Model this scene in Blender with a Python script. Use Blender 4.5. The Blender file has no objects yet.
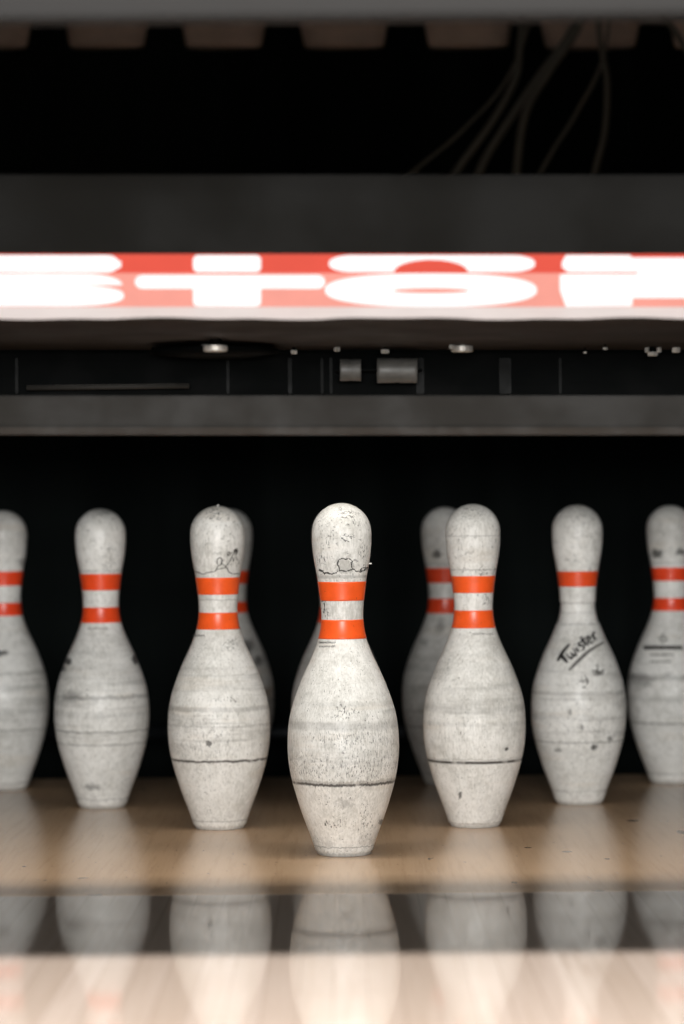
import bpy, bmesh, math, random
from mathutils import Vector, Matrix
random.seed(4)
sc = bpy.context.scene
COL = sc.collection

# ------------------------------------------------------------------ camera
FPX, CAMH, HOR = 2667.0, 0.356, 526.0
ROLL = math.radians(0.46)
TR = math.tan(ROLL)
cd = bpy.data.cameras.new('camera')
cam = bpy.data.objects.new('camera', cd); COL.objects.link(cam)
cd.sensor_fit = 'VERTICAL'; cd.sensor_height = 36.0; cd.lens = FPX/1024*36
cd.shift_y = (HOR-512)/1024
cd.clip_start = 0.05
X = Vector((math.cos(ROLL), 0, -math.sin(ROLL))); Z = Vector((math.sin(ROLL), 0, math.cos(ROLL)))
M = Matrix((X, Z, Vector((0, -1, 0)))).transposed().to_4x4(); M.translation = (0, 0, CAMH)
cam.matrix_world = M
cd.dof.use_dof = True; cd.dof.focus_distance = 2.86; cd.dof.aperture_fstop = 3.7
sc.camera = cam

def P(px, py, Y):
    """point of the place at depth Y that a spot of the photograph shows"""
    u, v = (px-342)/FPX*Y, (HOR-py)/FPX*Y
    return Vector((0, Y, CAMH)) + X*u + Z*v

def H(py, Y):                       # height above the deck at x = 0
    return CAMH + (HOR-py)*Y/FPX

# ------------------------------------------------------------------ helpers
def link(name, bm, mat, parent=None, smooth=False, loc=None):
    me = bpy.data.meshes.new(name); bm.normal_update(); bm.to_mesh(me); bm.free()
    if smooth:
        for p in me.polygons: p.use_smooth = True
    o = bpy.data.objects.new(name, me); COL.objects.link(o)
    if mat: me.materials.append(mat)
    if parent: o.parent = parent
    if loc is not None: o.location = loc
    return o

def tag(o, label=None, cat=None, group=None, kind=None):
    for k, v in (('label', label), ('category', cat), ('group', group), ('kind', kind)):
        if v: o[k] = v
    return o

def empty(name, loc):
    o = bpy.data.objects.new(name, None); COL.objects.link(o); o.location = loc; o.empty_display_size = .02
    return o

def box(bm, x0, x1, y0, y1, z0, z1, bev=0.0, slope=0.0):
    """box; slope lowers it along +x"""
    t = bmesh.new()
    vs = [t.verts.new((x, y, z)) for x in (x0, x1) for y in (y0, y1) for z in (z0, z1)]
    for f in ((0,1,3,2),(4,6,7,5),(0,4,5,1),(2,3,7,6),(0,2,6,4),(1,5,7,3)):
        t.faces.new([vs[i] for i in f])
    bmesh.ops.recalc_face_normals(t, faces=t.faces)
    if bev: bmesh.ops.bevel(t, geom=t.edges[:], offset=bev, segments=2, affect='EDGES')
    for v in t.verts: v.co.z -= v.co.x*slope
    me = bpy.data.meshes.new('t'); t.to_mesh(me); t.free(); bm.from_mesh(me); bpy.data.meshes.remove(me)
    return bm

def sect(bm, prof, x0, x1, slope=0.0):
    """closed (y,z) profile swept along x"""
    a = [bm.verts.new((x0, y, z-x0*slope)) for y, z in prof]
    b = [bm.verts.new((x1, y, z-x1*slope)) for y, z in prof]
    n = len(prof)
    for i in range(n):
        j = (i+1) % n; bm.faces.new((a[i], a[j], b[j], b[i]))
    bm.faces.new(a[::-1]); bm.faces.new(b)
    bmesh.ops.recalc_face_normals(bm, faces=bm.faces)
    return bm

def tube(bm, pts, r, seg=10, cap=True):
    rings = []; up = Vector((0, 1, 0))
    for i, p in enumerate(pts):
        d = (pts[min(i+1, len(pts)-1)]-pts[max(i-1, 0)]).normalized()
        a = d.cross(up)
        a = a.normalized() if a.length > 1e-4 else Vector((1, 0, 0))
        b = d.cross(a)
        rr = r(i/(len(pts)-1)) if callable(r) else r
        rings.append([bm.verts.new(p+a*math.cos(2*math.pi*k/seg)*rr+b*math.sin(2*math.pi*k/seg)*rr) for k in range(seg)])
    for q, w in zip(rings, rings[1:]):
        for k in range(seg): bm.faces.new((q[k], q[(k+1)%seg], w[(k+1)%seg], w[k]))
    if cap: bm.faces.new(rings[0][::-1]); bm.faces.new(rings[-1])
    bmesh.ops.recalc_face_normals(bm, faces=bm.faces)
    return bm

def smooth_path(pts, n=10):
    out = []
    for i in range(len(pts)-1):
        p0 = pts[max(i-1, 0)]; p1 = pts[i]; p2 = pts[i+1]; p3 = pts[min(i+2, len(pts)-1)]
        for k in range(n):
            t = k/n
            out.append(0.5*((2*p1)+(p2-p0)*t+(2*p0-5*p1+4*p2-p3)*t*t+(3*p1-p0-3*p2+p3)*t**3))
    out.append(pts[-1]); return out

def lathe(bm, prof, seg=96):
    rings = []
    for r, z in prof:
        if r < 1e-6: rings.append([bm.verts.new((0, 0, z))])
        else: rings.append([bm.verts.new((r*math.sin(2*math.pi*k/seg), -r*math.cos(2*math.pi*k/seg), z)) for k in range(seg)])
    for a, b in zip(rings, rings[1:]):
        for k in range(seg):
            j = (k+1) % seg
            if len(a) == 1: bm.faces.new((a[0], b[j], b[k]))
            elif len(b) == 1: bm.faces.new((a[k], a[j], b[0]))
            else: bm.faces.new((a[k], a[j], b[j], b[k]))
    bmesh.ops.recalc_face_normals(bm, faces=bm.faces)
    return bm

# ------------------------------------------------------------------ node kit
class N:
    def __init__(s, name):
        s.m = bpy.data.materials.new(name); s.m.use_nodes = True
        s.t = s.m.node_tree; s.t.nodes.clear()
        s.out = s.t.nodes.new('ShaderNodeOutputMaterial')
        s.tc = s.t.nodes.new('ShaderNodeTexCoord').outputs['Object']
        sp = s.t.nodes.new('ShaderNodeSeparateXYZ'); s.t.links.new(s.tc, sp.inputs[0])
        s.x, s.y, s.z = sp.outputs
    def put(s, sock, v):
        if isinstance(v, bpy.types.NodeSocket): s.t.links.new(v, sock)
        elif v is not None:
            if sock.type == 'RGBA' and len(v) == 3: v = (*v, 1)
            sock.default_value = v
    def ma(s, op, a, b=None, c=None, clamp=False):
        n = s.t.nodes.new('ShaderNodeMath'); n.operation = op; n.use_clamp = clamp
        s.put(n.inputs[0], a); s.put(n.inputs[1], b); s.put(n.inputs[2], c)
        return n.outputs[0]
    def rng(s, v, a, b, c=0.0, d=1.0, smooth=True):
        n = s.t.nodes.new('ShaderNodeMapRange'); n.interpolation_type = 'SMOOTHSTEP' if smooth else 'LINEAR'
        for i, q in enumerate((v, a, b, c, d)): s.put(n.inputs[i], q)
        return n.outputs[0]
    def noise(s, scale, detail=3.0, rough=.55, loc=(0, 0, 0), rot=(0, 0, 0), dist=0.0, vec=None):
        mp = s.t.nodes.new('ShaderNodeMapping')
        s.put(mp.inputs[0], vec or s.tc)
        mp.inputs[1].default_value = loc; mp.inputs[2].default_value = rot
        mp.inputs[3].default_value = scale if isinstance(scale, tuple) else (scale,)*3
        n = s.t.nodes.new('ShaderNodeTexNoise'); s.t.links.new(mp.outputs[0], n.inputs['Vector'])
        n.inputs['Scale'].default_value = 1.0; n.inputs['Detail'].default_value = detail
        n.inputs['Roughness'].default_value = rough; n.inputs['Distortion'].default_value = dist
        return n.outputs[0]
    def mix(s, f, a, b, mode='MIX'):
        n = s.t.nodes.new('ShaderNodeMix'); n.data_type = 'RGBA'; n.blend_type = mode
        s.put(n.inputs[0], f); s.put(n.inputs[6], a); s.put(n.inputs[7], b)
        return n.outputs[2]
    def bsdf(s, **kw):
        b = s.t.nodes.new('ShaderNodeBsdfPrincipled')
        for k, v in kw.items(): s.put(b.inputs[k.replace('_', ' ')], v)
        s.t.links.new(b.outputs[0], s.out.inputs[0]); s.b = b
        return s.m
    def bump(s, h, strength=.3, dist=.001):
        n = s.t.nodes.new('ShaderNodeBump'); n.inputs['Strength'].default_value = strength
        n.inputs['Distance'].default_value = dist
        s.put(n.inputs['Height'], h); return n.outputs[0]

def srgb(r, g, b):
    f = lambda c: (c/255/12.92) if c/255 <= .04045 else ((c/255+.055)/1.055)**2.4
    return (f(r), f(g), f(b))

def plain(name, col, rough=.5, metal=0.0, scale=40, var=.25, spec=.5, bump=.15):
    n = N(name)
    a = n.noise(scale, 5); b = n.noise((scale*.2, scale*3, scale*3), 3)
    f = n.rng(n.ma('ADD', n.ma('MULTIPLY', a, .6), n.ma('MULTIPLY', b, .4)), .35, .65)
    c = n.mix(f, tuple(x*(1-var) for x in col), tuple(min(1, x*(1+var)) for x in col))
    return n.bsdf(Base_Color=c, Roughness=n.rng(a, .3, .7, rough*.85, min(1, rough*1.15)), Metallic=metal,
                  Specular_IOR_Level=spec, Normal=n.bump(a, bump, .0006))

def glow(name, col, strength):
    n = N(name)
    a = n.noise(30, 3)
    e = n.rng(a, .2, .8, strength*.96, strength*1.04)
    return n.bsdf(Base_Color=tuple(c*.04 for c in col), Roughness=.6, Specular_IOR_Level=.1, Emission_Color=col, Emission_Strength=e)

# ------------------------------------------------------------------ pins
IN = .0254
PROF = [(0,1.150),(.06,1.185),(.75,1.414),(1.5,1.70),(2.25,1.953),(3.375,2.255),(4.5,2.383),(5.875,2.282),(7.25,1.852),
        (8.625,1.236),(9.375,.983),(10,.899),(10.875,.935),(11.75,1.047),(12.625,1.203),(13.3,1.268),(13.727,1.273)]
def hermite(pts, x):
    n = len(pts)
    for i in range(n-1):
        if x <= pts[i+1][0] or i == n-2: break
    def slope(k):
        if k == 0: return (pts[1][1]-pts[0][1])/(pts[1][0]-pts[0][0])
        if k == n-1: return 0.0
        return (pts[k+1][1]-pts[k-1][1])/(pts[k+1][0]-pts[k-1][0])
    x0, y0 = pts[i]; x1, y1 = pts[i+1]; h = x1-x0; t = (x-x0)/h
    return ((2*t**3-3*t**2+1)*y0+(t**3-2*t**2+t)*h*slope(i)+(-2*t**3+3*t**2)*y1+(t**3-t**2)*h*slope(i+1))
def radius(z):
    zi = z/IN
    if zi >= 15: return 0.0
    if zi > 13.727: return math.sqrt(max(0, 1.273**2-(zi-13.727)**2))*IN
    return hermite(PROF, max(zi, 0))*IN

class Spec: pass
def hit(s, px, py):
    """spot on a pin's near side, in the pin's own coordinates"""
    Y = s.Y-.03
    p = None
    for _ in range(30):
        w = P(px, py, Y); dx = w.x-s.X; r = radius(min(max(w.z, 0), .38))
        Y = s.Y-math.sqrt(max(r*r-dx*dx, 1e-8))
    w = P(px, py, Y)
    return Vector((w.x-s.X, w.y-s.Y, w.z))

def pin_material(s):
    n = N('worn_pin_coating'); L = (s.seed*1.7, s.seed*.9, s.seed*2.3)
    big = n.noise(14, 4, .6, L); mid = n.noise(70, 6, .65, L)
    fine = n.noise((420, 420, 150), 4, .7, L)
    horiz = n.noise((7, 7, 85), 4, .6, L)
    f = n.ma('ADD', n.ma('MULTIPLY', big, .3), n.ma('ADD', n.ma('MULTIPLY', mid, .3), n.ma('MULTIPLY', fine, .4)))
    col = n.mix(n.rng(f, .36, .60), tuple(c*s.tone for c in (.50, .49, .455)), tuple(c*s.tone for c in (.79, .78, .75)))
    # greyish belts rubbed round the belly
    beltz = n.ma('MULTIPLY', n.rng(n.z, .06, .10), n.rng(n.z, .24, .16))
    col = n.mix(n.ma('MULTIPLY', n.ma('MULTIPLY', n.rng(horiz, .5, .68), beltz), .45), col, tuple(c*s.tone for c in (.30, .29, .27)))
    col = n.mix(n.ma('MULTIPLY', n.rng(n.noise((9, 9, 60), 3, .5, (L[1], L[2], L[0])), .56, .72), .22), col, (.62, .53, .42))
    # vertical hairline scratches
    vs = n.noise((650, 650, 30), 2, .5, L)
    col = n.mix(n.ma('MULTIPLY', n.rng(vs, .60, .72), .30), col, (.22, .21, .19))
    # slanted nicks
    sl = n.noise((900, 900, 170), 2, .5, L, (0, math.radians(62), 0))
    slm = n.ma('MULTIPLY', n.rng(sl, .66, .70), n.rng(n.noise(28, 2, .5, (3+s.seed, 0, 0)), .50, .60))
    col = n.mix(n.ma('MULTIPLY', slm, s.nick), col, (.05, .048, .045))
    # specks
    sp = n.noise((330, 330, 420), 2, .5, (s.seed, 4, 2))
    spm = n.ma('MULTIPLY', n.rng(sp, .69, .73), n.rng(n.noise(35, 2, .5, (9, s.seed, 0)), .42, .58))
    col = n.mix(n.ma('MULTIPLY', spm, .85*s.nick), col, (.045, .043, .04))
    # scuffs on the head
    hd = n.ma('MULTIPLY', n.rng(n.noise((150, 150, 260), 3, .6, (s.seed, 1, 7), (0, .4, 0)), .62, .68), n.rng(n.z, .285, .30))
    col = n.mix(n.ma('MULTIPLY', hd, .55), col, (.12, .115, .105))
    wob = n.ma('SUBTRACT', n.noise((60, 60, 20), 4, .7, L), .5)
    wobf = n.ma('SUBTRACT', n.noise((330, 330, 100), 3, .7, L), .5)
    crack = None
    for (z0, w, amt, wb) in s.rings:
        d = n.ma('ABSOLUTE', n.ma('SUBTRACT', n.ma('ADD', n.z, n.ma('ADD', n.ma('MULTIPLY', wob, wb*1.6), n.ma('MULTIPLY', wobf, wb*1.5))), z0))
        k = n.ma('MULTIPLY', n.rng(d, w, w*.25), n.rng(n.noise((70, 70, 10), 3, .6, (z0*90, s.seed, 0)), .28, .5, .35, 1.0))
        col = n.mix(n.ma('MULTIPLY', k, amt), col, (.07, .065, .06))
        crack = k if crack is None else n.ma('MAXIMUM', crack, k)
    for (c, rx, rz, amt, colr, kind) in s.blots:
        a = n.ma('DIVIDE', n.ma('SUBTRACT', n.x, c.x), rx); b = n.ma('DIVIDE', n.ma('SUBTRACT', n.z, c.z), rz)
        d = n.ma('SQRT', n.ma('ADD', n.ma('MULTIPLY', a, a), n.ma('MULTIPLY', b, b)))
        d = n.ma('ADD', d, n.ma('MULTIPLY', n.ma('SUBTRACT', n.noise(min(420, max(120, .9/min(rx, rz))), 4, .75, (c.z*60+c.x*90, 0, s.seed)), .5), 3.2))
        k = n.rng(d, 1.15, .85)
        if kind == 'rim':
            k = n.rng(n.ma('ABSOLUTE', n.ma('SUBTRACT', d, 1.0)), .4, .1)
        elif kind == 'squiggle':
            k = n.ma('MULTIPLY', k, n.rng(n.ma('ABSOLUTE', n.ma('SUBTRACT', n.noise(210, 1, .5, (c.x*80, 0, s.seed)), .5)), .05, .02))
        elif kind == 'flecks':
            k = n.ma('MULTIPLY', k, n.rng(n.noise((560, 560, 230), 3, .6, (1, c.x*50, s.seed), (0, math.radians(c.x*900+50), 0)), .55, .62))
        elif kind == 'nicks':
            k = n.ma('MULTIPLY', n.rng(d, 1.4, .6), n.rng(n.noise((900, 900, 210), 2, .6, (1, c.x*50, s.seed), (0, math.radians(64), 0)), .56, .63))
        elif kind == 'soft':
            k = n.rng(d, 1.4, .3)
        k = n.ma('MULTIPLY', k, n.rng(n.y, .005, -.002))
        col = n.mix(n.ma('MULTIPLY', k, amt), col, colr)
    # grubby foot ring
    k = n.ma('MULTIPLY', n.rng(n.ma('ADD', n.z, n.ma('MULTIPLY', wobf, .008)), .0055, .002), .35)
    col = n.mix(k, col, (.10, .095, .085))
    col = n.mix(n.ma('MULTIPLY', n.ma('MULTIPLY', n.rng(n.z, .05, .012), n.rng(mid, .5, .62)), .35), col, (.28, .26, .24))
    h = n.ma('SUBTRACT', n.ma('ADD', mid, n.ma('MULTIPLY', fine, .5)), n.ma('MULTIPLY', crack, .5) if crack is not None else 0.0)
    return n.bsdf(Base_Color=col, Roughness=n.rng(f, .35, .62, .50, .36), Specular_IOR_Level=.38, Normal=n.bump(h, .28, .0007))

def stripe_material(s):
    n = N('orange_stripe_paint')
    L = (s.seed, 2*s.seed, 0)
    a = n.noise(60, 5, .6, L); sp = n.noise((300, 300, 260), 3, .6, L)
    col = n.mix(n.rng(a, .35, .65), s.orange, tuple(min(1, c*1.12) for c in s.orange))
    col = n.mix(n.ma('MULTIPLY', n.rng(sp, .685, .72), .75*s.nick), col, (.10, .035, .02))
    return n.bsdf(Base_Color=col, Roughness=.33, Specular_IOR_Level=.45, Normal=n.bump(a, .15, .0004))

INK = plain('black_marking_ink', (.018, .017, .016), .5, var=.4, scale=200)
INKG = plain('faded_marking_ink', (.12, .115, .105), .6, var=.4, scale=200)
CHIP = plain('flaked_white_coating', (.75, .74, .71), .5)

def zs(n):
    out = [i/n for i in range(n+1)]
    return out
def build_pin(s):
    root = empty('bowling_pin', (s.X, s.Y, 0))
    tag(root, s.label, 'bowling pin', 'white bowling pins racked on the pin deck')
    prof = [(0, 0.0), (.5*1.15*IN, 0.0), (1.10*IN, 0.0), (1.145*IN, .0012), (1.165*IN, .003)]
    z = .0045
    top = 15*IN
    while z < top-.006:
        r = radius(z)
        if s.collar:      # the coating ends in a little step on the neck
            zc, zl = s.collar
            if zl < z < zc: r -= .0012
            elif abs(z-zc) < .0008: r -= .0004
        prof.append((r, z)); z += .0011 if s.collar and abs(z-s.collar[0]) < .01 else .0028
    for a in (.0045, .003, .0017, .0008, .0002): prof.append((radius(top-a), top-a))
    prof.append((0, top))
    # shallow groove of the foot ring
    bm = lathe(bmesh.new(), prof, 112)
    body = link('body', bm, pin_material(s), root, True)
    for (za, zb) in s.stripes:
        st = bmesh.new(); k = 12
        outp = [(radius(za+(zb-za)*i/k)+.00035, za+(zb-za)*i/k) for i in range(k+1)]
        inp = [(radius(za+(zb-za)*i/k)-.0006, za+(zb-za)*i/k) for i in range(k, -1, -1)]
        lathe(st, outp+inp+[outp[0]], 112)
        bmesh.ops.remove_doubles(st, verts=st.verts, dist=1e-7)
        tag(link('stripe', st, stripe_material(s), root, True), 'orange painted stripe')
    return root, body

def ribbon(bm, s, pts, w, lift=.00035, taper=True, wob=None):
    """brush stroke printed on the pin's coating; pts in photograph pixels, w in pixels"""
    pts = smooth_path([Vector((a, b)) for a, b in pts], 6)
    nrm = None; prev = None; n = len(pts)
    for i, p in enumerate(pts):
        d = pts[min(i+1, n-1)]-pts[max(i-1, 0)]; d.normalize(); q = Vector((-d.y, d.x))
        ww = w*(.55+.45*math.sin(math.pi*min(1, max(0, i/(n-1)))**.8)) if taper else w
        if wob: ww *= wob.uniform(.35, 1.7)
        row = []
        for k in (-.5, 0, .5):
            h = hit(s, p.x+q.x*ww*k, p.y+q.y*ww*k)
            out = Vector((h.x, h.y, 0)).normalized()*lift
            row.append(bm.verts.new(h+out))
        if prev:
            for k in range(2): bm.faces.new((prev[k], prev[k+1], row[k+1], row[k]))
        prev = row

def make(px, Y, seed, tone, stripes, rings=(), blots=(), label='', orange=(.86, .105, .018), nick=1.0, collar=None, mid=685):
    s = Spec(); s.Y = Y; s.seed = seed; s.tone = tone; s.nick = nick; s.orange = orange; s.label = label; s.collar = None
    s.X = P(px, mid, Y).x
    s.rings = []; s.blots = []
    cx = px
    s.stripes = [(hit(s, cx, b).z, hit(s, cx, a).z) for a, b in stripes]
    for (py, w, amt, wb) in rings: s.rings.append((hit(s, cx, py).z, w*.001, amt, wb*.001))
    for (bx, by, rx, ry, amt, col, kind) in blots:
        s.blots.append((hit(s, bx, by), rx*Y/FPX, ry*Y/FPX, amt, col, kind))
    if collar: s.collar = (hit(s, cx, collar[0]).z, hit(s, cx, collar[1]).z)
    s.root, s.body = build_pin(s)
    return s

DK = (.05, .048, .045); GR = (.34, .33, .30)
p1 = make(342.8, 2.897, 1.0, 1.08, [(582, 601), (620, 639.3)],
     rings=[(785.5, 2.3, .95, 3.0), (783, 2.6, .35, 5.0), (577, 2.5, .3, 2), (727, 7, .28, 3), (848, 1.0, .45, 2.5), (638.5, .9, .5, .6), (705, 4, .12, 3)],
     blots=[(344, 564, 8.5, 7.5, .55, GR, 'fill'),  (367, 569, 7, 4, .7, DK, 'flecks'),
            (346, 514, 9, 5, .8, DK, 'squiggle'), (354, 523, 7, 4, .7, DK, 'flecks'), (333, 536, 7, 4, .6, DK, 'flecks'), (362, 551, 4, 7, .8, DK, 'flecks'),
            (322, 559, 6, 5, .8, DK, 'flecks'), (347, 538, 6, 4, .9, DK, 'squiggle'), (325, 610, 6, 8, .8, DK, 'flecks'), (346, 712, 14, 9, .8, DK, 'flecks'), (347, 745, 10, 8, .6, DK, 'flecks'),
            (345, 803, 10, 5, .35, DK, 'soft'), (332, 824, 10, 5, .8, DK, 'flecks'), (366, 826, 6, 22, .7, DK, 'flecks'), (381, 822, 2.2, 3, .8, DK, 'fill'),
            (305, 766, 26, 12, .8, DK, 'nicks'), (365, 768, 34, 14, .7, DK, 'nicks'), (340, 738, 34, 6, .6, DK, 'nicks'), (372, 740, 30, 25, .35, DK, 'flecks')],
     label='frontmost white bowling pin with two orange stripes and a chipped patch under its head')
p2 = make(218.7, 3.158, 2.0, 1.07, [(577.7, 594.8), (612.8, 629.7)],
     rings=[(762, 2.1, .95, 2.6), (710, 4.5, .33, 3), (727, 2.0, .25, 3), (822, 1.2, .4, 2), (600, .9, .4, 1.5), (676, 1.5, .18, 2)],
     blots=[(233, 557, 7, 8, .95, DK, 'flecks'), (214, 514, 8, 5, .8, DK, 'squiggle'),
            (235, 520, 9, 8, .6, DK, 'flecks'), (230, 645, 7, 5, .7, DK, 'squiggle'), (227, 700, 12, 3, .8, DK, 'flecks'), (209, 744, 3, 3, .8, DK, 'fill'), (205, 740, 30, 30, .35, DK, 'flecks')],
     label='second-row pin left of the front pin, a jagged crack line curling up its head')
p3 = make(474.0, 3.158, 3.0, 1.09, [(576.2, 593.1), (610.6, 628.4)],
     rings=[(763, 2.5, 1.0, .5), (760, 1.3, .25, 3), (710, 6, .22, 3), (570, 1.2, .45, 2), (536, .8, .4, 1.0), (824, 1.0, .4, 2), (725, 4, .15, 3)],
     blots=[(482, 572, 5, 5, .9, DK, 'squiggle'), (485, 600, 4, 8, .7, DK, 'squiggle'), (472, 512, 14, 7, .6, DK, 'flecks'), (506.5, 749, 1.8, 1.8, .9, DK, 'fill'),
            (460, 795, 1.5, 4, .8, DK, 'fill'), (496, 653, 3, 8, .6, DK, 'flecks'), (440, 665, 10, 20, .4, DK, 'flecks'), (470, 700, 25, 18, .3, GR, 'soft')],
     label='second-row pin right of the front pin, one thin straight black line across its lower body')
p4 = make(101.6, 3.405, 4.0, 1.04, [(574, 590.5), (607.5, 623)],
     rings=[(732.5, 1.7, .6, 3), (745.5, 1.6, .45, 3), (698, 4, .45, 4), (571, 1.5, .35, 2), (800, 1.5, .35, 3), (715, 6, .15, 4)],
     blots=[(109, 552, 4, 6, .85, DK, 'flecks'), (104, 512, 8, 4, .5, DK, 'soft'), (108, 566, 6, 7, .7, DK, 'squiggle'), (67, 661, 5, 3.5, .95, DK, 'fill'), (62, 668, 5, 3, .9, DK, 'fill'), (136, 659, 3.5, 5, .95, DK, 'fill'),
            (92, 787, 9, 4, .6, DK, 'soft'), (72, 697, 10, 6, .5, DK, 'soft'), (108, 600, 5, 6, .5, DK, 'flecks'), (93, 583, 2, 3, .7, (.2, .03, .01), 'fill')], orange=(.78, .07, .015),
     label='third-row pin with dark scuffs on both shoulders, left of the cracked-head pin')
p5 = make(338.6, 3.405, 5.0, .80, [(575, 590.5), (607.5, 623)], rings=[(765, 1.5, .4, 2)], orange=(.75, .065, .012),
     label='pin standing directly behind the frontmost pin, only its shoulder edge in view')
p6 = make(578.4, 3.405, 6.0, 1.08, [(571.5, 586.8)], collar=(602.7, 624),
     rings=[(603.3, .9, .45, .5), (624.5, 1.1, .35, 1), (613, 1.5, .2, 2), (694, 4, .28, 3), (743, 1.5, .5, 2), (792, 2, .25, 3)],
     blots=[(577, 561, 4, 3, .8, DK, 'flecks'), (578, 515, 18, 16, .55, DK, 'flecks'), (594, 747, 3, 3, .9, DK, 'fill'), (558, 750, 3, 2, .6, DK, 'fill'), (570, 712, 2, 3, .6, DK, 'fill'), (582, 727, 2, 3, .6, DK, 'fill'),
            (610, 739, 2.5, 3, .7, DK, 'fill'), (578, 730, 35, 35, .35, DK, 'flecks')], orange=(.72, .075, .018), nick=.7,
     label='pin with a single orange stripe and a slanting black brushed word on its shoulder')
p7 = make(4.6, 3.650, 7.0, .95, [(571.6, 585.9), (603, 616)], rings=[(731, 2, .5, 3), (688, 6, .3, 4), (712, 7, .25, 4), (674, 3, .3, 4), (784, 2, .4, 2)],
     blots=[(1, 653, 6, 2.5, .85, DK, 'fill'), (22, 562, 3, 4, .5, DK, 'fill')], orange=(.72, .055, .015),
     label='back-row pin cut off by the left edge of the picture')
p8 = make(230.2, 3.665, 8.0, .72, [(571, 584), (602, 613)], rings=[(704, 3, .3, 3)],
     blots=[(248, 648, 8, 9, .9, DK, 'flecks'), (247, 646, 7, 8, .75, DK, 'soft'), (258, 661, 6, 5, .8, DK, 'soft'), (268, 692, 5, 6, .6, (.25, .17, .1), 'soft'), (262, 708, 8, 6, .5, DK, 'soft')], orange=(.66, .055, .012),
     label='back-row pin peeping out behind the pin with the jagged crack, black smudges on its shoulder')
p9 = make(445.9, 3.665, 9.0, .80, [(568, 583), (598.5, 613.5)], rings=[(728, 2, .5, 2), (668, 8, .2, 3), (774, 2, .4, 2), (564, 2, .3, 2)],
     blots=[(437, 554, 4, 5, .8, DK, 'fill'), (440, 626, 5, 7, .5, DK, 'soft'), (424, 642, 5, 5, .35, DK, 'soft')], orange=(.60, .05, .014),
     label='back-row pin half hidden behind the second-row pin with the straight black line')
p10 = make(671.2, 3.665, 10.0, .93, [(567.5, 581), (598, 611)], rings=[(678, 6, .4, 3), (724, 2, .6, 2), (700, 6, .2, 3), (774, 2, .45, 2), (563, 2, .3, 2)],
     blots=[(657, 553.5, 4.5, 4.5, .85, DK, 'fill'), (681, 552, 4, 4, .8, DK, 'fill'), (640, 680, 12, 8, .5, DK, 'soft'), (669, 674, 3, 2, .4, DK, 'soft')], orange=(.68, .055, .015),
     label='back-row pin at the right edge with a small crown above printed lines')

def cracks(s, lines, px0, py0, k):
    rnd = random.Random(int(s.seed*7))
    for pts, w in lines:
        q = []
        for (a, b), (c, d) in zip(pts, pts[1:]):
            q.append((px0+a*k, py0+b*k)); q.append((px0+(a+c)/2*k+rnd.uniform(-.6, .6), py0+(b+d)/2*k+rnd.uniform(-.7, .7)))
        q.append((px0+pts[-1][0]*k, py0+pts[-1][1]*k))
        bm = bmesh.new(); ribbon(bm, s, q, w*1.1, lift=.00012, taper=False, wob=rnd)
        link('crack', bm, CRACKM, s.root)
CRACKM = plain('grimy_crack', (.06, .057, .052), .7, var=.5, scale=300)
cracks(p1, [([(160,262),(185,268),(205,283),(240,278),(275,290),(310,280),(340,262),(335,235),(325,200),(328,175),(350,160),(385,166),(420,160),(445,180),(440,215),(450,245),(480,268),(515,275),(530,240),(582,235)], .85),
            ([(340,262),(375,265),(410,262),(450,250)], 1.0), ([(165,250),(190,262),(215,292)], 1.3), ([(205,283),(240,286),(280,296)], .9), ([(328,170),(318,210),(335,240)], 1.0), ([(515,278),(545,262),(578,245)], 1.1),
            ([(180,528),(215,516),(260,520),(310,512)], .6), ([(205,540),(208,580),(202,625)], .7)], 300, 540, .1171)
cracks(p2, [([(90,470),(120,482),(150,490),(190,478),(225,468),(235,440),(262,425),(285,445),(300,475),(340,490),(372,490)], .8),
            ([(235,432),(230,402),(245,388),(260,400),(252,428)], .9), ([(285,440),(310,405),(325,375),(345,345)], .7), ([(300,350),(292,362),(302,376),(314,364),(300,350)], .6),
            ([(335,340),(350,335),(352,358),(338,352),(345,340)], 1.3), ([(218,462),(250,458),(290,450)], .7)], 180, 495, .1613)

# a shred of loose coating standing up on two heads
bm = bmesh.new(); bmesh.ops.create_icosphere(bm, subdivisions=2, radius=.0011)
for v in bm.verts: v.co.z *= 1.4; v.co.x += .4*v.co.z
link('loose_flake', bm, CHIP, p2.root, True, (.001, -.004, 15*IN+.0004))
h = hit(p1, 369, 563.5)
bm = bmesh.new(); bmesh.ops.create_icosphere(bm, subdivisions=2, radius=.0011)
for v in bm.verts: v.co.x *= 1.6; v.co.z *= .8
link('loose_flake', bm, CHIP, p1.root, True, (h.x+.0014, h.y, h.z))

# the brushed word on the single-striped pin
def zc(pts): return [(545+a*.10234, 620+b*.10234) for a, b in pts]
bm = bmesh.new()
for pts, w in (([(-54,66),(30,100),(118,122)], 27), ([(2,104),(4,50),(8,-2)], 30),
               ([(44,72),(46,22),(62,6),(78,30),(82,54)], 18), ([(82,54),(88,14),(104,6),(116,34),(120,74)], 18),
               ([(142,62),(143,8)], 20), ([(146,92),(148,82)], 20), ([(206,70),(182,76),(174,54),(200,36),(194,10),(164,8)], 19),
               ([(230,116),(226,40),(242,6)], 22), ([(204,74),(230,78),(258,84)], 16),
               ([(258,38),(290,46),(286,72),(264,66),(256,30),(272,6),(302,14)], 18), ([(318,4),(318,70)], 21), ([(320,44),(334,68),(358,66)], 18)):
    ribbon(bm, p6, zc([(213+.90*a-.64*b, 420-.695*a-.86*b) for a, b in pts]), w*.10234*1.25)
tag(link('brushed_word', bm, INK, p6.root), 'slanting black brushed word')
bm = bmesh.new(); ribbon(bm, p6, zc([(236,490),(300,425),(380,345),(460,282),(572,218)]), 33*.10234)
link('underline', bm, INKG, p6.root)
bm = bmesh.new()
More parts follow.
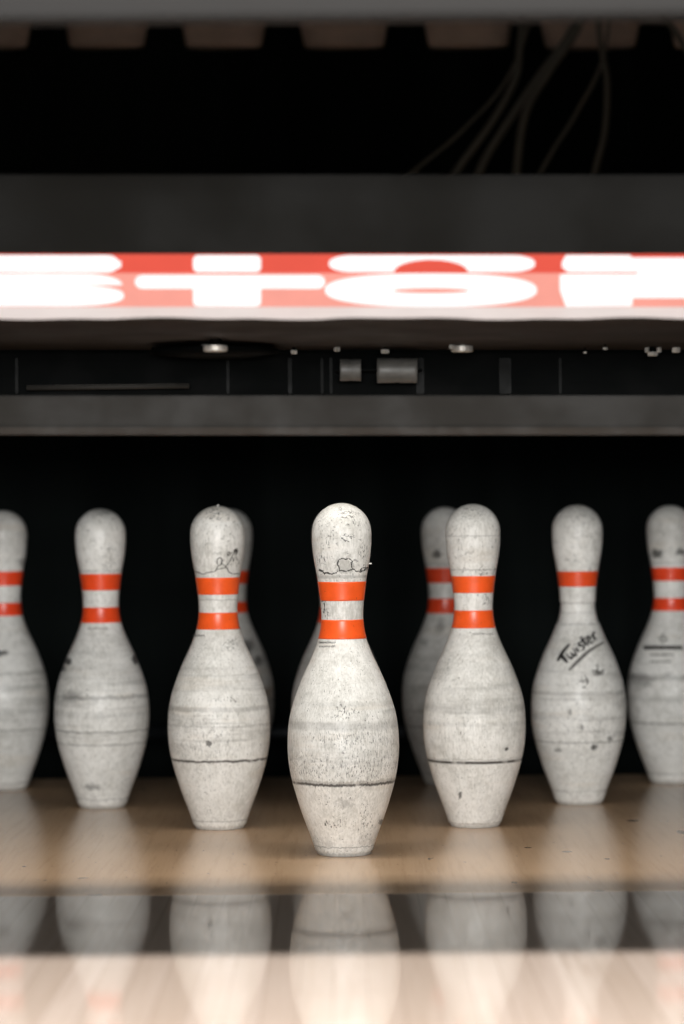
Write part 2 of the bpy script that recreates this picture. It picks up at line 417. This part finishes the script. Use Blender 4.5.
for pts, w in (([(462,492),(485,500),(515,480)], 12), ([(470,528),(520,532),(572,524)], 16), ([(466,480),(472,522)], 9), ([(512,430),(512,470),(518,520)], 11),
               ([(490,500),(520,512),(560,506)], 26), ([(578,484),(566,520)], 9), ([(540,500),(578,484)], 10), ([(498,446),(526,446)], 8)):
    ribbon(bm, p6, zc(pts), w*.10234)
for pts, w in (([(335,590),(365,602),(400,590)], 14), ([(400,560),(416,598),(408,630)], 20), ([(366,655),(400,660)], 16), ([(380,540),(400,552)], 9), ([(352,566),(372,580)], 10)):
    ribbon(bm, p6, zc(pts), w*.10234)
link('crown_stamp', bm, INKG, p6.root)
# crown and printed lines on the right-hand back pin   (zoom scale 50/684)
def zd(pts): return [(634+a*.0731, 620+b*.0731) for a, b in pts]
bm = bmesh.new()
for pts, w in (([(352,292),(400,296),(446,292)], 20), ([(356,286),(350,236),(378,268)], 14), ([(378,268),(400,190),(424,268)], 20), ([(424,268),(452,236),(444,286)], 14)):
    ribbon(bm, p10, zd(pts), w*.0731)
link('crown_stamp', bm, INKG, p10.root)
bm = bmesh.new(); x = 186
while x < 600:
    w_ = random.uniform(24, 38)
    ribbon(bm, p10, zd([(x, 402), (x, 352)]), 112*.0731, taper=False)
    ribbon(bm, p10, zd([(x, random.choice((356, 378, 398))), (x+w_*.7, random.choice((356, 378, 398)))]), 18*.0731, taper=False)
    ribbon(bm, p10, zd([(x+w_*.65, 356), (x+w_*.65, 400)]), 112*.0731, taper=False)
    x += w_
link('printed_line', bm, INK, p10.root)
for (xa, xb, yy, hh) in ((232, 556, 472, 30), (240, 505, 570, 24)):
    bm = bmesh.new(); x = xa
    while x < xb:
        w_ = random.uniform(16, 26)
        ribbon(bm, p10, zd([(x, yy-hh/2), (x, yy+hh/2)]), 12*.0731, taper=False)
        ribbon(bm, p10, zd([(x, yy+random.choice((-1, 0, 1))*hh*.4), (x+w_*.6, yy+random.choice((-1, 0, 1))*hh*.4)]), 6*.0731, taper=False)
        x += w_
    link('printed_line', bm, INKG, p10.root)
# tiny faded print under the lower stripe
def tiny(s, xa, xb, ys, hh, mat=INKG):
    for yy in ys:
        bm = bmesh.new(); x = xa
        while x < xb:
            st = random.uniform(.9, 1.5)
            ribbon(bm, s, [(x, yy-hh), (x, yy+hh)], .45, taper=False)
            if random.random() < .7: ribbon(bm, s, [(x, yy+random.choice((-hh, 0, hh))), (x+st*.7, yy+random.choice((-hh, 0, hh)))], .4, taper=False)
            x += st
        link('printed_line', bm, mat, s.root)
tiny(p1, 319.5, 335.5, (642.6, 646.4), .9, INK)
tiny(p3, 473, 493, (634,), 1.0)
tiny(p2, 194, 205, (635.5,), 1.0)
tiny(p4, 88, 108, (628.5,), .8)

# ------------------------------------------------------------------ pin deck, lane, pit
def deck_mat():
    n = N('lacquered_pin_deck')
    a = n.noise((3, .6, 3), 5, .6); b = n.noise((120, 6, 1), 4, .6); c = n.noise(500, 2)
    col = n.mix(n.rng(a, .3, .7), (.50, .33, .20), (.60, .42, .27))
    col = n.mix(n.ma('MULTIPLY', n.rng(b, .45, .7), .3), col, (.34, .21, .12))
    col = n.mix(n.ma('MULTIPLY', n.rng(n.noise(160, 2, .5), .71, .74), .8), col, (.10, .06, .04))
    col = n.mix(n.ma('MULTIPLY', n.rng(n.noise((60, 18, 1), 3, .6, (5, 2, 0)), .70, .74), .7), col, (.07, .045, .03))
    # small dents and ball marks
    for (px, py, rx, ry) in ((633, 682+141, 6, 1), (567, 853.5, 5, .8), (528, 849, 4, .6), (514.5, 884, 3.5, 1), (83, 876, 6, .6), (95, 893, 9, .8), (24, 864, 2, .6), (607, 861, 3, .7), (682, 835, 5, 2), (598, 893, 7, .9)):
        Yd = CAMH*FPX/(py-HOR); w = P(px, py, Yd)
        u = n.ma('DIVIDE', n.ma('SUBTRACT', n.x, w.x), rx*Yd/FPX); v = n.ma('DIVIDE', n.ma('SUBTRACT', n.y, w.y), max(.004, ry*Yd*Yd/(CAMH*FPX)))
        d = n.ma('ADD', n.ma('SQRT', n.ma('ADD', n.ma('MULTIPLY', u, u), n.ma('MULTIPLY', v, v))), n.ma('MULTIPLY', n.ma('SUBTRACT', n.noise(200, 3), .5), 1.2))
        col = n.mix(n.ma('MULTIPLY', n.rng(d, 1.1, .8), .75), col, (.07, .05, .035))
    return n.bsdf(Base_Color=col, Roughness=n.rng(c, .3, .7, .17, .24), Specular_IOR_Level=.42, Normal=n.bump(n.noise((40, 12, 1), 3), .05, .0004))
def lane_mat():
    n = N('glossy_lane_boards')
    bw = .0265
    k = n.ma('FLOOR', n.ma('DIVIDE', n.ma('ADD', n.x, 10.0), bw))
    comb = n.t.nodes.new('ShaderNodeCombineXYZ'); n.put(comb.inputs[0], k)
    wn = n.t.nodes.new('ShaderNodeTexWhiteNoise'); wn.noise_dimensions = '1D'; n.put(wn.inputs['W'], k)
    g = n.noise((160, 4, 1), 4, .6)
    col = n.mix(wn.outputs[0], (.49, .40, .325), (.58, .485, .41))
    col = n.mix(n.ma('MULTIPLY', n.rng(g, .4, .7), .3), col, (.40, .31, .23))
    fr = n.ma('FRACT', n.ma('DIVIDE', n.ma('ADD', n.x, 10.0), bw))
    seam = n.rng(n.ma('MINIMUM', fr, n.ma('SUBTRACT', 1.0, fr)), .035, .01)
    col = n.mix(n.ma('MULTIPLY', seam, .3), col, (.16, .09, .05))
    return n.bsdf(Base_Color=col, Roughness=.055, Specular_IOR_Level=.52, Normal=n.bump(n.noise((30, 6, 1), 2), .012, .0002))
DARKW = plain('black_painted_board', (.006, .0065, .0065), .8, spec=.08)
GUT = plain('dark_grey_gutter_plastic', (.03, .03, .032), .45)
RIB = plain('dark_rib_steel', (.006, .0065, .0065), .6, spec=.08)
SEAM = 2.583
bm = bmesh.new()
ang = math.radians(.10)
prof = [(-.53, -1.5), (.53, -1.5), (.53, SEAM-.0003+.53*.004), (-.53, SEAM-.0003-.53*.004)]
def slab(pts, z0, z1, mat, name):
    bm = bmesh.new()
    a = [bm.verts.new((x, y, z0)) for x, y in pts]; b = [bm.verts.new((x, y, z1)) for x, y in pts]
    n = len(pts)
    for i in range(n): bm.faces.new((a[i], a[(i+1)%n], b[(i+1)%n], b[i]))
    bm.faces.new(a[::-1]); bm.faces.new(b); bmesh.ops.recalc_face_normals(bm, faces=bm.faces)
    return tag(link(name, bm, mat), kind='structure')
slab(prof, -.06, 0, lane_mat(), 'floor_lane')
slab([(-.53, SEAM+.0003-.53*.004), (.53, SEAM+.0003+.53*.004), (.53, 3.79), (-.53, 3.79)], -.06, 0, deck_mat(), 'floor_deck')
slab([(-.78, 3.79), (.78, 3.79), (.78, 4.62), (-.78, 4.62)], -.16, -.10, DARKW, 'floor_pit')
for sx, nm in ((-1, 'floor_gutter_left'), (1, 'floor_gutter_right')):
    pr = []
    for i in range(13):
        t = math.pi*i/12; pr.append((sx*(.645+.113*math.cos(t)*1.0), -.005-.075*math.sin(t)))
    bm = bmesh.new(); n_ = len(pr)
    lo = [(x, z-.006) for x, z in pr][::-1]; al = pr+lo
    va = [bm.verts.new((x, -1.5, z)) for x, z in al]; vb = [bm.verts.new((x, 3.79, z)) for x, z in al]
    for i in range(len(al)): bm.faces.new((va[i], va[(i+1)%len(al)], vb[(i+1)%len(al)], vb[i]))
    bmesh.ops.recalc_face_normals(bm, faces=bm.faces)
    tag(link(nm, bm, GUT, None, True), kind='structure')
WX = .78
for sx, nm in ((-1, 'wall_left'), (1, 'wall_right')):
    bm = bmesh.new(); box(bm, min(sx*WX, sx*(WX+.04)), max(sx*WX, sx*(WX+.04)), 1.62, 4.62, -.16, 2.0)
    tag(link(nm, bm, DARKW), kind='structure')
# heavy black cushion curtain closing the pit
nb = N('black_pit_curtain')
fold = nb.noise((9, 2, .6), 3, .5)
bmat = nb.bsdf(Base_Color=nb.mix(nb.rng(fold, .35, .65), (.0055, .0072, .0070), (.0105, .0130, .0125)), Roughness=.95, Specular_IOR_Level=.03, Normal=nb.bump(fold, .5, .02))
bm = bmesh.new(); box(bm, -WX, WX, 4.58, 4.62, -.10, 2.0); tag(link('wall_back', bm, bmat), kind='structure')

# ------------------------------------------------------------------ the machine above the lane
D1, D2 = 2.30, 2.675
PANEL = plain('dark_enamelled_panel', (.0060, .0058, .0050), .7, var=.12, scale=8, spec=.1)
PLATE = plain('brown_black_plate', (.025, .0195, .0165), .6, var=.12, scale=12, spec=.15)
CREAM = glow('pale_glowing_acrylic', srgb(244, 230, 224), .84)
RED = glow('red_backlit_acrylic', srgb(236, 88, 70), .95)
SALMON = glow('salmon_backlit_acrylic', srgb(252, 165, 150), .95)
WHITE = glow('white_backlit_letter', (1, .975, .965), 1.12)
STEEL = plain('bright_zinc_steel', (.62, .60, .56), .5, .6, scale=80, var=.1)
BARM = plain('grey_painted_bar', (.0180, .0166, .0144), .65, var=.08, scale=15, spec=.2)
LIPM = plain('warm_brown_lip', (.026, .0205, .0158), .6, var=.12, scale=30, spec=.2)  # lip a little warmer and lighter than the bar face
BLK = plain('black_machine_steel', (.0016, .002, .002), .7, .0, var=.3, scale=20, spec=.03)

sign = empty('illuminated_sign', (0, D1, H(318, D1)))
tag(sign, 'long dark sign board with a glowing red strip of white STOP letters above the pins', 'sign')
def sub(o):                          # keep world placement under the empty
    o.parent = sign; o.matrix_parent_inverse = Matrix.Translation(sign.location).inverted(); return o
zt, z1, z2, z3, z4 = H(175, D1), H(254, D1), H(273, D1), H(307, D1+.03), H(318, D1)
bm = bmesh.new(); box(bm, -WX, WX, D1-.004, D1+.030, z1, zt, .0015, TR); sub(link('upper_board', bm, PANEL))
bm = bmesh.new(); sect(bm, [(D1+.030, z1), (D1+.030, zt-.004), (D1+.045, zt-.004), (D1+.045, z4+.008), (D1+.034, z4+.008), (D1+.034, z1)], -WX, WX, TR); sub(link('back_box', bm, PANEL))
bm = bmesh.new(); sect(bm, [(D1, z2), (D1, z1), (D1+.012, z1), (D1+.012, z2)], -WX, WX, TR); sub(link('upper_light_strip', bm, RED))
bm = bmesh.new(); sect(bm, [(D1+.001, z2), (D1+.029, z3), (D1+.033, z3), (D1+.013, z2)], -WX, WX, TR); sub(link('sloping_light_face', bm, SALMON))
# wavy pale bottom lip
bm = bmesh.new(); NX = 160; rows = []
for i in range(NX+1):
    x = -WX+2*WX*i/NX; wv = .0008*math.sin(x*31)+.0005*math.sin(x*77+1)
    rows.append([bm.verts.new((x, y, z-x*TR)) for y, z in ((D1+.028, z3), (D1+.002, z4+wv+.0012), (D1+.004, z4+wv), (D1+.033, z4+.001), (D1+.033, z3))])
for a, b in zip(rows, rows[1:]):
    for k in range(5): bm.faces.new((a[k], a[(k+1)%5], b[(k+1)%5], b[k]))
bm.faces.new(rows[0]); bm.faces.new(rows[-1][::-1]); bmesh.ops.recalc_face_normals(bm, faces=bm.faces)
sub(link('bottom_lip', bm, CREAM))
bm = bmesh.new(); zb = H(350, D2)
sect(bm, [(D1+.006, z4), (D2, zb), (D2, zb+.006), (D2-.01, zb+.012), (D1+.034, z4+.008), (D1+.006, z4+.001)], -WX, WX, TR)
sub(link('bottom_plate', bm, PLATE))

def face_up(px, py):
    w = P(px, py, D1-.0012); return w
def face_lo(px, py):
    t = (py-273)/34; Yd = D1-.0012+.029*t; return P(px, py, Yd)
def letter(name, polys, fn, mat=WHITE, thick=.003, label=None):
    bm = bmesh.new()
    for poly in polys:
        a = [bm.verts.new(fn(*p)) for p in poly]
        b = [bm.verts.new(v.co+Vector((0, thick, 0))) for v in a]; n_ = len(a)
        for i in range(n_): bm.faces.new((a[i], a[(i+1)%n_], b[(i+1)%n_], b[i]))
        f = bm.faces.new(a); g = bm.faces.new(b[::-1])
    bm.normal_update()
    bmesh.ops.triangulate(bm, ngon_method='EAR_CLIP', faces=[f for f in bm.faces if len(f.verts) > 4])
    bmesh.ops.recalc_face_normals(bm, faces=bm.faces)
    o = sub(link(name, bm, mat))
    if label: o['label'] = label
    return o
def rrect(x0, x1, y0, y1, rx, ry, corners=(1,1,1,1), n=8):
    out = []
    for (cx, cy, a0, on) in ((x0+rx, y0+ry, 180, corners[0]), (x1-rx, y0+ry, 270, corners[1]), (x1-rx, y1-ry, 0, corners[2]), (x0+rx, y1-ry, 90, corners[3])):
        if on:
            for i in range(n+1):
                t = math.radians(a0+90*i/n); out.append((cx+rx*math.cos(t), cy+ry*math.sin(t)))
        else:
            out.append({180: (x0, y0), 270: (x1, y0), 0: (x1, y1), 90: (x0, y1)}[a0])
    return out
def selli(cx, cy, rx, ry, e, a0, a1, n):
    o = []
    for i in range(n+1):
        t = math.radians(a0+(a1-a0)*i/n); c, s_ = math.cos(t), math.sin(t)
        o.append((cx+rx*math.copysign(abs(c)**e, c), cy+ry*math.copysign(abs(s_)**e, s_)))
    return o
# lower row: S T O P
S_ = rrect(-92, 122, 273.8, 306, 55, 15.5)
# slits of the S, cut as two thin notches
S_top = rrect(-92, 116, 273.8, 285.0, 40, 9, (1, 1, 0, 0)); 
letter('letter_s', [[(-92, 285)]+rrect(-92, 122, 273.8, 284.9, 40, 10.6, (1, 1, 0, 0))[0:]+[(122, 284.9), (-30, 284.9), (-30, 285.2), (80, 285.2)]
                    + [(a, b) for a, b in selli(60, 295.6, 64, 10.4, .8, -88, 90, 16)] + [(-40, 306), (-92, 300), (-92, 296), (30, 295.6), (30, 295.2), (-60, 295.2), (-92, 290)]], face_lo, label='white glowing letter S')
letter('letter_t', [rrect(135, 325, 275, 288.6, 8, 6.5), rrect(193, 261, 288.2, 306.2, 6, 4, (0, 0, 1, 1))], face_lo, label='white glowing letter T')
oo = selli(431, 290, 106, 16.6, .82, -90, 270, 64); ii = selli(431, 290.6, 38, 2.6, .9, -90, 270, 64)
letter('letter_o', [oo[:33]+ii[:33][::-1], oo[32:65]+ii[32:65][::-1]], face_lo, label='white glowing letter O')
letter('letter_p', [[(560, 275), (563, 274), (745, 274), (770, 278), (780, 286), (770, 295), (745, 298), (633, 298), (632, 306), (566, 306.5), (560, 290)]], face_lo, label='white glowing letter P')
# upper strip: the feet of a second row of the same letters, cut by the board
letter('letter_foot', [rrect(-110, 121, 255.2, 272.4, 14, 12, (0, 1, 1, 0))], face_up)
letter('letter_foot', [rrect(193, 261, 255.2, 272, 5, 5, (1, 1, 1, 1))], face_up)
dome = selli(431, 272, 37, 12.5, 1.0, 0, -180, 20)
ob = rrect(329, 535, 255.2, 272, 24, 7.5, (1, 1, 1, 1))
cut = [p for p in ob]
# insert the counter along the lower edge (between lower-right and lower-left corners)
n8 = 9
half_l = [p for p in cut if p[0] < 431]; half_r = [p for p in cut if p[0] > 431]
letter('letter_foot', [half_r[:9]+half_r[9:]+dome[:11]+[(431, 255.2)], [(431, 255.2)]+dome[10:]+half_l[9:]+half_l[:9]], face_up)
letter('letter_foot', [[(562, 262), (566, 255.2), (630, 255.2), (632, 257.6), (790, 257.6), (790, 272), (568, 272), (562, 267)]], face_up)
letter('small_caption', [rrect(638, 760, 269.6, 274.2, 1, 1)], lambda a, b: P(a, b, D1-.0058), label='tiny pale caption strip')

# bolts hanging from the plate's far edge
def bolt(px, py, wpx, hpx, Yb=2.64, hexed=True, cap=False):
    c = P(px, py, Yb); r = wpx/2*Yb/FPX; hh = hpx*Yb/FPX
    bm = bmesh.new()
    zt_ = (zb - c.x*TR) - (D2-Yb)*((zb-z4)/(D2-D1))
    lathe(bm, [(0, c.z-hh/2), (r*.85, c.z-hh/2), (r, c.z-hh/2+.0006), (r, c.z+hh/2-.0004), (r*.9, c.z+hh/2), (0, c.z+hh/2)], 6 if hexed else 28)
    for v in bm.verts: v.co.x += c.x; v.co.y += Yb
    hd_ = sub(link('bolt_head', bm, STEEL))
    bm = bmesh.new(); lathe(bm, [(0, c.z+hh/2-.0005), (r*.5, c.z+hh/2-.0005), (r*.5, zt_+.002), (0, zt_+.002)], 16)
    for v in bm.verts: v.co.x += c.x; v.co.y += Yb
    sub(link('bolt_shank', bm, BLK))
for a in ((215.5, 348.5, 24, 6, 2.535, False), (462, 349, 22, 6, 2.62, False), (452, 347, 7, 4, 2.6), (294, 352, 7, 4), (337, 349, 7, 5), (385, 351.5, 9, 4), (153, 352, 6, 4),
          (205, 346, 9, 3, 2.6), (238, 350, 4, 3), (585, 352.5, 4, 2), (647, 350, 5, 5), (659, 350, 5, 5), (652.5, 354, 11, 4, 2.63), (676, 350, 9, 5), (605, 348.5, 5, 2, 2.6)):
    bolt(*a)
# shallow dark dish under the plate
bm = bmesh.new(); c = P(215, 356, 2.615); rr = 66*2.60/FPX
lathe(bm, [(0, -.0025), (rr*.55, -.002), (rr, .002), (rr*.98, .005), (0, .005)], 56)
for v in bm.verts: v.co += Vector((c.x, c.y, c.z+.001))
sub(link('dish', bm, BLK, None, True))
bm = bmesh.new(); box(bm, c.x-.012, c.x+.012, 2.59, 2.61, c.z+.004, c.z+.009); sub(link('dish_bracket', bm, BLK))

# sweep bar
bar = bmesh.new(); YB = 2.50
zt_, zl_, zz_ = H(395.5, YB), H(427, YB), H(434.5, YB)
so = empty('sweep_bar', (0, YB, zz_)); tag(so, 'grey sweep bar running straight across just above the pin heads', 'bar')
def subto(o, e): o.parent = e; o.matrix_parent_inverse = Matrix.Translation(e.location).inverted(); return o
box(bar, -WX, WX, YB, YB+.03, zl_, zt_, .0015, TR); subto(link('bar_face', bar, BARM), so)
bm = bmesh.new(); box(bm, -WX, WX, YB-.003, YB+.03, zz_, zl_, .0012, TR); subto(link('bar_lip', bm, LIPM), so)
for sx in (-1, 1):
    bm = bmesh.new(); box(bm, min(sx*.762, sx*WX), max(sx*.762, sx*WX), YB+.002, YB+.028, 0.0, zz_-.012, .001); subto(link('side_arm', bm, BARM), so)

# dim rail and rollers behind the sweep bar
ro = empty('machine_rail', (0, 2.682, H(396, 2.682))); tag(ro, 'black machine rail with vertical seams and two dull metal rollers, seen over the sweep bar', 'rail')
YR = 2.682
bm = bmesh.new(); box(bm, -WX, WX, YR, YR+.016, H(397, YR), H(353, YR), 0, TR); subto(link('rail_face', bm, BLK), ro)
for px, w in ((17, 3), (228, 3), (290, 4), (322, 3), (331, 3), (420, 8), (505, 12), (560, 3)):
    a = P(px, 375, YR); bm = bmesh.new(); hw = w/2*YR/FPX
    box(bm, a.x-hw, a.x+hw, YR-.004, YR, H(394, YR)-a.x*TR, H(358, YR)-a.x*TR, .0008); subto(link('rib', bm, RIB), ro)
a, b = P(28, 388.5, YR), P(190, 386.5, YR); bm = bmesh.new(); tube(bm, [a+Vector((0, -.012, 0)), b+Vector((0, -.012, 0))], .0026); subto(link('rod', bm, BARM, None, True), ro)
ROL = plain('dull_roller_metal', (.075, .072, .066), .5, .0, scale=60, var=.2)
for (xa, xb, ya, yb) in ((340, 361, 359, 381), (377, 417, 358, 383)):
    Yq = 2.655; a, b = P(xa, (ya+yb)/2, Yq), P(xb, (ya+yb)/2, Yq); r = (yb-ya)/2*Yq/FPX
    bm = bmesh.new(); n_ = 12
    tube(bm, [a.lerp(b, i/n_) for i in range(n_+1)], lambda t: r*(1-.06*math.exp(-((t-.5)/.06)**2)), 28)
    subto(link('roller', bm, ROL, None, True), ro)
bm = bmesh.new(); box(bm, P(336, 370, 2.66).x, P(422, 370, 2.66).x, 2.652, 2.684, H(371.5, 2.66), H(369.5, 2.66)); subto(link('roller_axle', bm, BLK), ro)

# black masking board above the opening
mb = bmesh.new(); YM = 1.75; zm = H(17, YM)
MASK = plain('grey_masking_board', (.017, .0168, .0164), .7, var=.1, scale=10, spec=.1)
box(mb, -WX, WX, YM, YM+.02, zm, 2.0, .002, 0)
tag(link('masking_board', mb, MASK), 'grey masking board at the very top edge of the picture', 'board')

# pin-setting carriage far inside, with its cups
YC = 4.30
co = empty('carriage_rail', (0, YC, H(52, YC))); tag(co, 'dim brown carriage rail of spotting cups deep inside the machine, at the top', 'rail')
CUP = plain('dusty_brown_cup', (.60, .46, .37), .7, var=.15, scale=20)
RAILM = plain('dusty_grey_rail', (.30, .28, .26), .7, var=.15, scale=10)
bm = bmesh.new(); box(bm, -WX, WX, YC, YC+.04, H(20, YC), H(-60, YC), .002, TR); subto(link('rail_beam', bm, RAILM), co)
for i, (xa, xb, dim) in enumerate(((-60, 32, 0), (66, 148, 0), (182, 266, 0), (300, 388, 0), (424, 512, 0), (540, 640, 0), (670, 750, 0))):
    a, b = P(xa, 49, YC), P(xb, 22, YC); bm = bmesh.new()
    cx, w = (a.x+b.x)/2, (b.x-a.x)/2; zb_, zt2 = H(48, YC)-cx*TR, H(19, YC)-cx*TR
    lathe(bm, [(0, zb_), (w*.86, zb_), (w*.9, zb_+.004), (w, zt2-.006), (w, zt2), (0, zt2)], 40)
    for v in bm.verts: v.co.x += cx; v.co.y = v.co.y*.35+YC-.005
    subto(link('spotting_cup', bm, CUP, None, True), co)
# cables hanging inside
CAB = plain('dusty_grey_cable', (.17, .16, .13), .7, var=.1)
ct = 4.15
paths = [[(526, -30), (520, 45), (515, 80), (490, 125), (457, 170), (430, 215)], [(590, -30), (575, 25), (540, 75), (506, 125), (481, 168), (465, 220)],
         [(600, -30), (578, 28), (550, 70), (526, 112), (517, 168), (516, 220)], [(596, -30), (600, 40), (607, 80), (605, 130), (596, 168), (585, 220)],
         [(612, -30), (604, 55), (577, 112), (552, 152), (520, 210)], [(545, -30), (512, 70), (465, 128), (420, 166), (380, 200)], [(640, -30), (668, 20), (690, 55), (720, 100)]]
cl = ['leftmost thick grey cable of the hanging bundle', 'grey cable sweeping down left of the bundle middle', 'grey cable bending to hang straight in the bundle middle',
      'lone grey cable hanging at the right of the bundle', 'thin faint cable crossing between bundle middle and lone right cable', 'faint cable trailing furthest left from the bundle', 'cable stub bending off at the top right corner']
for i, pts in enumerate(paths):
    Yq = ct-.012*i
    bm = bmesh.new(); tube(bm, smooth_path([P(a, b, Yq) for a, b in pts], 10), (.0055, .006, .006, .0045, .003, .0025, .005)[i], 10)
    o = link('hanging_cable', bm, CAB, None, True); tag(o, cl[i], 'cable', 'cables hanging inside the machine')

# round bar low in the pit, just catching the light
bm = bmesh.new(); Yq = 4.25; zq = H(733, Yq)
tube(bm, [Vector((-WX, Yq, zq+WX*TR)), Vector((WX, Yq, zq-WX*TR))], .011, 20)
tag(link('pit_bar', bm, plain('blued_steel', (.035, .04, .045), .35, .3, var=.2), None, True), 'dark round bar low behind the pins', 'bar')

# ------------------------------------------------------------------ light
def area(name, loc, sx, sy, power, col, rot=(0, 0, 0), spread=180):
    l = bpy.data.lights.new(name, 'AREA'); l.shape = 'RECTANGLE'; l.size = sx; l.size_y = sy; l.energy = power; l.color = col
    l.spread = math.radians(spread)
    o = bpy.data.objects.new(name, l); COL.objects.link(o); o.location = loc; o.rotation_euler = rot
    return o
R = math.radians
area('hall_window_light', (0.0, -3.2, .75), 1.9, .8, 292, (1, 1, .985), (R(92), 0, 0))
area('pin_deck_lamp', (0, 2.717, .97), 1.3, .10, 7.5, (1, .95, .87), (R(-25), 0, 0), 130)
area('hall_ceiling_lamp', (0, .53, 2.5), 1.6, .13, 158, (1, .955, .935), (0, 0, 0), 120)
w = bpy.data.worlds.new('world'); sc.world = w; w.use_nodes = True
w.node_tree.nodes['Background'].inputs[0].default_value = (.9, .95, 1, 1)
w.node_tree.nodes['Background'].inputs[1].default_value = .04

sc.view_settings.view_transform = 'Standard'; sc.view_settings.look = 'None'
sc.view_settings.exposure = 0.0; sc.view_settings.gamma = 1.0; sc.view_settings.use_curve_mapping = False
